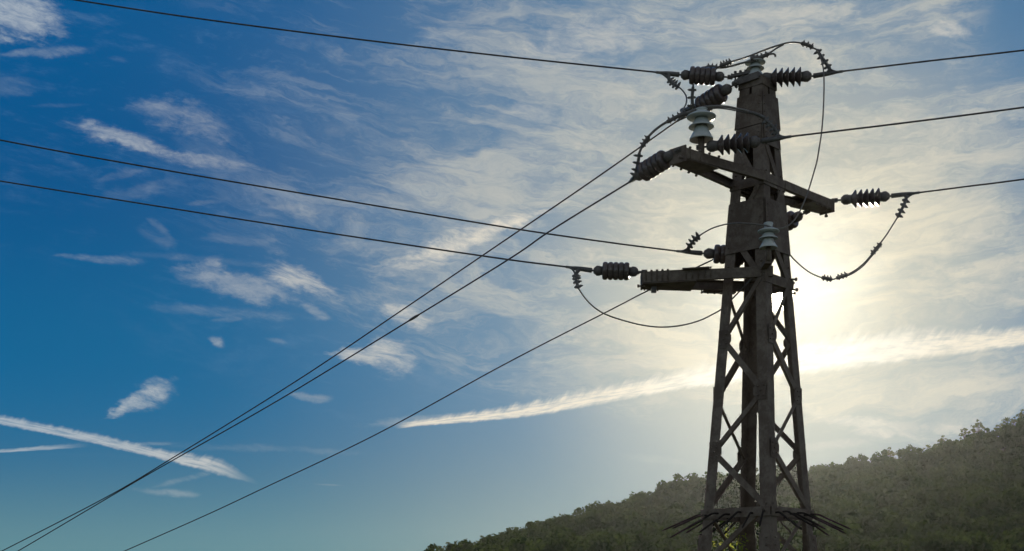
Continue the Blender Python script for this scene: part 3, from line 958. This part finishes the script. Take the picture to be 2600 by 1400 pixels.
# cable from the C1 tail up to the top insulator
jumper([z1(712, 640, 18.12), z1(720, 560, 18.25), z1(750, 480, 18.25), z1(815, 442, 18.2), z1(900, 440, 18.15), z1(1000, 445, 18.1), z1(1100, 428, 18.05), z1(1200, 400, 18.0), z1(1275, 383, 17.97), z1(1345, 372, 17.97)],
       'lower cable from the left onto the topmost pale insulator', 0.0135, None, [([z1(850, 440, 18.15), z1(900, 438, 18.15), z1(955, 445, 18.12)], 3)])
jumper([z1(960, 440, 18.1), z1(1010, 420, 18.06), z1(1100, 385, 18.04), z1(1200, 355, 18.02), z1(1300, 320, 18.0), z1(1400, 280, 17.98), z1(1500, 243, 17.96), z1(1600, 212, 17.94), z1(1680, 193, 17.92),
        z1(1760, 192, 17.9), z1(1830, 208, 17.9), z1(1900, 238, 17.9), z1(1955, 262, 17.9)], 'cable arching high above the top insulator to the clamp on its right', 0.0125, None,
       [([z1(985, 425, 18.05), z1(1040, 405, 18.05), z1(1095, 385, 18.04)], 4), ([z1(1800, 200, 17.9), z1(1860, 215, 17.9), z1(1920, 242, 17.9)], 3)])
jumper([z1(1295, 350, 17.95), z1(1380, 348, 17.95), z1(1440, 318, 17.95), z1(1500, 285, 17.95), z1(1560, 245, 17.95), z1(1625, 212, 17.93)], 'short cable rising from the topmost insulator into the high arch', 0.0115, None,
       [([z1(1290, 352, 17.95), z1(1380, 342, 17.95), z1(1470, 308, 17.95)], 4)])
jumper([z1(1470, 312, 17.95), z1(1515, 305, 17.95), z1(1538, 318, 17.95), z1(1541, 334, 17.95)], 'small hooked cable end beside the topmost insulator', 0.014)
# the long jumper from the right clamp down the right side and across the front of the pylon
jumper([z1(1955, 262, 17.88), z1(1985, 320, 17.87), z1(2010, 390, 17.85), z1(2026, 480, 17.8), z1(2030, 600, 17.75), z1(2028, 760, 17.7), z1(2020, 920, 17.65), z1(2005, 1100, 17.6), z1(1980, 1260, 17.55), z1(1960, 1380, 17.5),
        z2(1930, 540, 17.48), z2(1885, 690, 17.45), z2(1835, 830, 17.4), z2(1775, 960, 17.35), z2(1700, 1060, 17.3), z2(1620, 1105, 17.28), z2(1540, 1112, 17.27), z2(1470, 1088, 17.27), z2(1400, 1075, 17.3), z2(1300, 1065, 17.35),
        z2(1180, 1058, 17.5), z2(1060, 1068, 17.7), z2(980, 1085, 17.9), z2(900, 1112, 18.1), z2(830, 1150, 18.3), z2(775, 1185, 18.45)],
       'long cable hanging right of the pylon and crossing its front over the middle pin insulator', 0.0095)
# the big lower loop left to right
jumper([z3(272, 525, 18.05), z3(330, 612, 18.0), z3(400, 690, 18.0), z3(490, 758, 18.0), z3(590, 805, 18.02), z3(730, 850, 18.05), z3(900, 893, 18.08), z3(1060, 914, 18.1), z3(1200, 912, 18.12), z3(1350, 890, 18.15),
        z3(1500, 846, 18.2), z3(1620, 788, 18.22), z3(1710, 735, 18.22), z3(1850, 600, 18.22), z3(2000, 440, 18.25), z3(2150, 260, 18.3), z3(2270, 165, 18.4), z3(2380, 175, 18.5), z4(850, 1020, 18.55), z4(930, 1095, 18.6), z4(1010, 1155, 18.65),
        z4(1080, 1190, 18.68), z4(1150, 1214, 18.7), z4(1240, 1228, 18.72)],
       'cable loop under the lower crossarm passing through the pylon to the right', 0.0105)
jumper([z4(1150, 1214, 18.7), z4(1240, 1228, 18.72), z4(1300, 1210, 18.74), z4(1390, 1180, 18.76), z4(1480, 1130, 18.78), z4(1560, 1065, 18.8), z4(1640, 975, 18.82), z4(1720, 870, 18.84), z4(1790, 775, 18.86), z4(1850, 680, 18.87), z4(1900, 600, 18.88)],
       'cable loop hanging below the far right clamp', 0.0105, None, [([z4(1135, 1208, 18.7), z4(1190, 1222, 18.7), z4(1235, 1228, 18.72)], 3), ([z4(1285, 1215, 18.74), z4(1340, 1198, 18.75), z4(1390, 1180, 18.76)], 3), ([z4(1640, 975, 18.82), z4(1680, 925, 18.83), z4(1730, 870, 18.84)], 3)])
jumper([z4(1380, 1200, 18.74), z4(1460, 1160, 18.74), z4(1550, 1095, 18.75), z4(1630, 1005, 18.78), z4(1700, 925, 18.8), z4(1742, 872, 18.82)], 'thin second strand along the cable loop on the right', 0.009)

# ------------------------------------------------------------------ hill, ground
RX = [-600, 200, 700, 1040, 1200, 1400, 1500, 1600, 1700, 1800, 1900, 2060, 2190, 2280, 2420, 2480, 2600, 2800, 3200, 4200]
RY = [1540, 1515, 1468, 1420, 1392, 1340, 1308, 1275, 1246, 1238, 1222, 1196, 1172, 1160, 1122, 1106, 1078, 1040, 980, 900]
RD = 380.0
def ridge_px(px): return np.interp(px, RX, RY) + 34 + np.interp(px, [600, 1040, 1250, 1500, 1800], [26, 18, 9, 5, 0])
def hill_z(x, y):
    """terrain height: rises from the meadow to a ridge RD metres ahead, then falls slowly"""
    x = np.asarray(x, float); y = np.asarray(y, float)
    px = 1300 + x / RD * F
    H = EYE + (1540 - ridge_px(px)) / F * RD
    H = np.maximum(H, 0.0)
    t = np.clip((y - 95) / (RD - 95), 0, 1)
    s = t * t * (3 - 2 * t) * 0.45 + t * 0.55
    back = np.clip((y - RD) / 420, 0, 1)
    z = H * s * (1 - back * back * (3 - 2 * back) * 0.8)
    z = z + s * (np.sin(x * 0.045 + y * 0.02) * 1.3 + np.sin(y * 0.05 - x * 0.03) * 1.0)
    return z - 0.15

def terrain():
    xs = np.linspace(-420, 560, 150); ys = np.linspace(60, 800, 110)
    Xg, Yg = np.meshgrid(xs, ys)
    Zg = hill_z(Xg, Yg)
    Zg[0, :] = -0.6; Zg[:, 0] = -0.6
    V = np.stack([Xg, Yg, Zg], -1).reshape(-1, 3)
    n, mm = Xg.shape
    i = np.arange(n * mm).reshape(n, mm)
    Fq = np.stack([i[:-1, :-1], i[:-1, 1:], i[1:, 1:], i[1:, :-1]], -1).reshape(-1, 4)
    me = bpy.data.meshes.new('hill'); me.from_pydata(V.tolist(), [], Fq.tolist())
    me.polygons.foreach_set('use_smooth', [True] * len(me.polygons)); me.materials.append(M_hill)
    o = bpy.data.objects.new('hill', me); col.objects.link(o); tag(o, kind='structure')
terrain()
def ground():
    me = bpy.data.meshes.new('ground')
    g = 950
    me.from_pydata([(-g, -g + 350, 0), (g, -g + 350, 0), (g, g + 350, 0), (-g, g + 350, 0)], [], [(0, 1, 2, 3)])
    me.materials.append(M_ground)
    o = bpy.data.objects.new('ground', me); col.objects.link(o); tag(o, kind='structure')
ground()


# ------------------------------------------------------------------ trees
def quads(centres, normals, size, aspect=1.0, jitter=0.35):
    """leaf clumps: one bent quad each"""
    n = len(centres)
    nr = normals + rng.normal(0, jitter, (n, 3)); nr /= np.linalg.norm(nr, axis=1)[:, None]
    a = rng.normal(0, 1, (n, 3)); a -= (a * nr).sum(1)[:, None] * nr; a /= np.linalg.norm(a, axis=1)[:, None]
    b = np.cross(nr, a)
    s = size[:, None]
    k = rng.uniform(0.6, 1.1, (n, 4, 1))
    V = np.stack([centres + (-a - b * aspect * .4) * s * k[:, 0], centres + (a * .3 - b * aspect) * s * k[:, 1],
                  centres + (a + b * aspect * .3) * s * k[:, 2], centres + (-a * .2 + b * aspect) * s * k[:, 3]], 1)
    return V.reshape(-1, 3)


def crown_points(n, R_, H_, base, lobes, seed, lr=(0.20, 0.38), sp=0.75):
    """points in clumps spread through an uneven crown"""
    r = np.random.default_rng(seed)
    L = []
    for i in range(lobes):
        t = r.uniform(0.15, 1.0)
        rad = R_ * math.sqrt(max(0.05, 1 - (2 * t - 0.9) ** 2 * 0.9)) * r.uniform(0.35, 0.95)
        an = r.uniform(0, 2 * math.pi)
        L.append((rad * math.cos(an) * sp, rad * math.sin(an) * sp, base + H_ * t, R_ * r.uniform(*lr)))
    L = np.array(L)
    idx = r.integers(0, lobes, n)
    d = r.normal(0, 1, (n, 3)); d /= np.linalg.norm(d, axis=1)[:, None]
    rr = r.uniform(0.55, 1.1, n) ** 0.6
    c = L[idx, :3] + d * (L[idx, 3] * rr)[:, None] * np.array([1, 1, .75])
    return c, d, L


def mesh_from(V, mat, name, tris=None):
    me = bpy.data.meshes.new(name)
    nv = len(V); nf = nv // 4
    me.vertices.add(nv); me.vertices.foreach_set('co', V.astype(np.float32).ravel())
    me.loops.add(nv); me.loops.foreach_set('vertex_index', np.arange(nv, dtype=np.int32))
    me.polygons.add(nf)
    me.polygons.foreach_set('loop_start', np.arange(0, nv, 4, dtype=np.int32))
    me.polygons.foreach_set('loop_total', np.full(nf, 4, dtype=np.int32))
    me.materials.append(mat); me.update(calc_edges=True); me.validate()
    return me


ridge_protos = []
def make_ridge_tree(seed, H, Rr):
    r = np.random.default_rng(seed); rd = random.Random(seed)
    c, d, L = crown_points(760, Rr, H * .80, H * .20, 30, seed, (0.12, 0.24), 0.95)
    V = quads(c, d, r.uniform(0.09, 0.22, len(c)), 0.8, 0.8)
    root = empty('hill_tree', (0, 0, 0))
    me = mesh_from(V, M_leaf2, 'crown')
    o = bpy.data.objects.new('crown', me); col.objects.link(o); o.parent = root
    m = MB()
    top = Vector((rd.uniform(-.2, .2), rd.uniform(-.2, .2), H * .62))
    m.tube([Vector((0, 0, -1.0)), Vector((0.05, 0, H * .3)), top], [0.16, 0.12, 0.05], 6)
    for i in range(len(L)):
        l = L[i]
        t = rd.uniform(.2, .6)
        m.tube([Vector((0, 0, H * t)), Vector((l[0] * .5, l[1] * .5, H * t * .5 + l[2] * .5)), Vector(l[:3])], [0.06, 0.035, 0.012], 4)
    m.build('trunk', M_bark, root)
    return root

def tree_label(px):
    pass

specs = [(3, 5.2, 2.1), (8, 4.2, 1.8), (14, 6.2, 2.0), (23, 4.8, 2.5), (31, 5.6, 1.7)]
px = 985.0
i = 0
trees = []
prng = random.Random(5)
while px < 2680:
    j = i % 5 if prng.random() < .6 else prng.randrange(5)
    trees.append((px, j, prng.uniform(-7, 4), prng.uniform(0, 6.28), prng.uniform(.55, 1.30)))
    px += prng.uniform(14, 25); i += 1
for (px, j, dy_, rot, s) in trees:
    while len(ridge_protos) <= j:
        sp = specs[len(ridge_protos)]; ridge_protos.append([make_ridge_tree(*sp), False])
for (px, j, dy_, rot, s) in trees:
    pr = ridge_protos[j]
    o = copy_tree(pr[0]) if pr[1] else pr[0]
    pr[1] = True
    yy = RD + dy_; x = (px - 1300) / F * yy
    o.location = (x, yy, float(hill_z(x, yy)) - 0.9)
    o.rotation_euler = (0, 0, rot); o.scale = (s, s, s)
    if px < 1790: lb = 'small leafy tree on the hill crest left of the pylon'
    elif px < 2070: lb = 'small leafy tree on the hill crest seen behind the pylon legs'
    elif px < 2400: lb = 'small leafy tree on the hill crest just right of the pylon'
    else: lb = 'small leafy tree on the highest part of the crest, far right'
    tag(o, lb, 'tree', 'trees lined up along the hill crest')

# forest on the slope: uncountable, one object
def forest():
    Vs = []
    N = 4200
    k = 0
    r = np.random.default_rng(77)
    yy = RD - 4 - (RD - 110) * r.uniform(0, 1, N) ** 1.15
    pxs = r.uniform(760, 2900, N)
    xx = (pxs - 1300) / F * yy
    zz = hill_z(xx, yy)
    crowns = []
    for sd in range(8):
        c, d, L = crown_points(420, 3.0, 4.4, 0.4, 9, 200 + sd)
        crowns.append((c, d))
    for q in range(N):
        py = 1540 - (zz[q] + 3 - EYE) / yy[q] * F
        if py > 1440 or zz[q] < 1.0: continue
        c, d = crowns[q % 8]
        a = r.uniform(0, 6.28); ca, sa = math.cos(a), math.sin(a); s = r.uniform(0.75, 1.35)
        near = yy[q] < 250
        Rm = np.array([[ca, -sa, 0], [sa, ca, 0], [0, 0, 1]])
        cc = (c @ Rm.T) * s * np.array([1, 1, r.uniform(.8, 1.25)]); dd = d @ Rm.T
        if yy[q] > RD - 22: cc = cc * np.array([1, 1, .6])
        V = quads(cc, dd, r.uniform(0.16, 0.42, len(cc)) * s, 0.8, 0.42)
        Vs.append(V + np.array([xx[q], yy[q], zz[q] - 0.7]))
    V = np.concatenate(Vs)
    print('forest quads', len(V) // 4)
    me = mesh_from(V, M_leaf, 'forest')
    o = bpy.data.objects.new('forest', me); col.objects.link(o)
    tag(o, 'dense dark green forest covering the hillside behind the pylon', 'forest', kind='stuff')
forest()

# ------------------------------------------------------------------ vine climbing inside the pylon foot
def vine():
    root = empty('climbing_vine', (TX - 0.25, TY, 0))
    rd = random.Random(4)
    stems = MB()
    P = []
    for i in range(7):
        tx = rd.uniform(1835, 1905); top = rd.uniform(1332, 1372); yv = rd.uniform(17.95, 18.35)
        if i == 6: tx, top = 1966, 1372
        if i == 5: tx, top = 1822, 1378
        e = at(tx, top, yv)
        b = Vector((TX - 0.25 + rd.uniform(-.15, .15), TY + rd.uniform(-.1, .2), 0))
        mid = b.lerp(e, .6) + Vector((rd.uniform(-.15, .15), 0, rd.uniform(-.1, .1)))
        sp = spline([b, mid, e], 14)
        stems.tube(sp, [0.009 * (1 - .8 * k / len(sp)) + .0015 for k in range(len(sp))], 5)
        for k, p in enumerate(sp):
            if p.z > 1.2: P.append((p, k / len(sp)))
    stems.build('stem', M_bark, root)
    lv = MB()
    for (p, t) in P:
        for _ in range(4 if p.z > 2.2 else 9):
            d = Vector((rd.gauss(0, 1), rd.gauss(0, .7), rd.gauss(.1, .8))).normalized()
            s = rd.uniform(.035, .075); b = p + d * rd.uniform(0, .05)
            w = d.cross(Vector((rd.gauss(0, 1), rd.gauss(0, 1), rd.gauss(0, 1)))).normalized() * s * rd.uniform(.12, .2)
            bend = Vector((0, 0, -s * .25))
            lv.add([b, b + d * s * .5 + w, b + d * s + bend, b + d * s * .5 - w], [(0, 1, 2), (0, 2, 3)])
    o = lv.build('leaves', M_vine, root)
    tag(root, 'bright yellow-green vine growing up inside the foot of the pylon', 'vine')
vine()

# ------------------------------------------------------------------ haze
def haze():
    m = bpy.data.materials.new('haze'); m.use_nodes = True
    t = m.node_tree; t.nodes.clear()
    o = t.nodes.new('ShaderNodeOutputMaterial'); v = t.nodes.new('ShaderNodeVolumePrincipled')
    v.inputs['Color'].default_value = (0.86, 0.92, 0.97, 1)
    v.inputs['Density'].default_value = HAZE_D
    v.inputs['Anisotropy'].default_value = HAZE_G
    t.links.new(v.outputs[0], o.inputs['Volume'])
    b = MB()
    x0, x1, y0, y1, z0_, z1_ = -960, 960, -610, 1310, -1.6, 75
    vs = [(x, y, z) for x in (x0, x1) for y in (y0, y1) for z in (z0_, z1_)]
    b.add(vs, [(0, 1, 3, 2), (4, 6, 7, 5), (0, 4, 5, 1), (2, 3, 7, 6), (0, 2, 6, 4), (1, 5, 7, 3)])
    h = b.build('haze', m)
    tag(h, kind='stuff', label='thin bright haze in the air before the hill', cat='haze')
HAZE_D, HAZE_G = 0.000048, 0.88
haze()
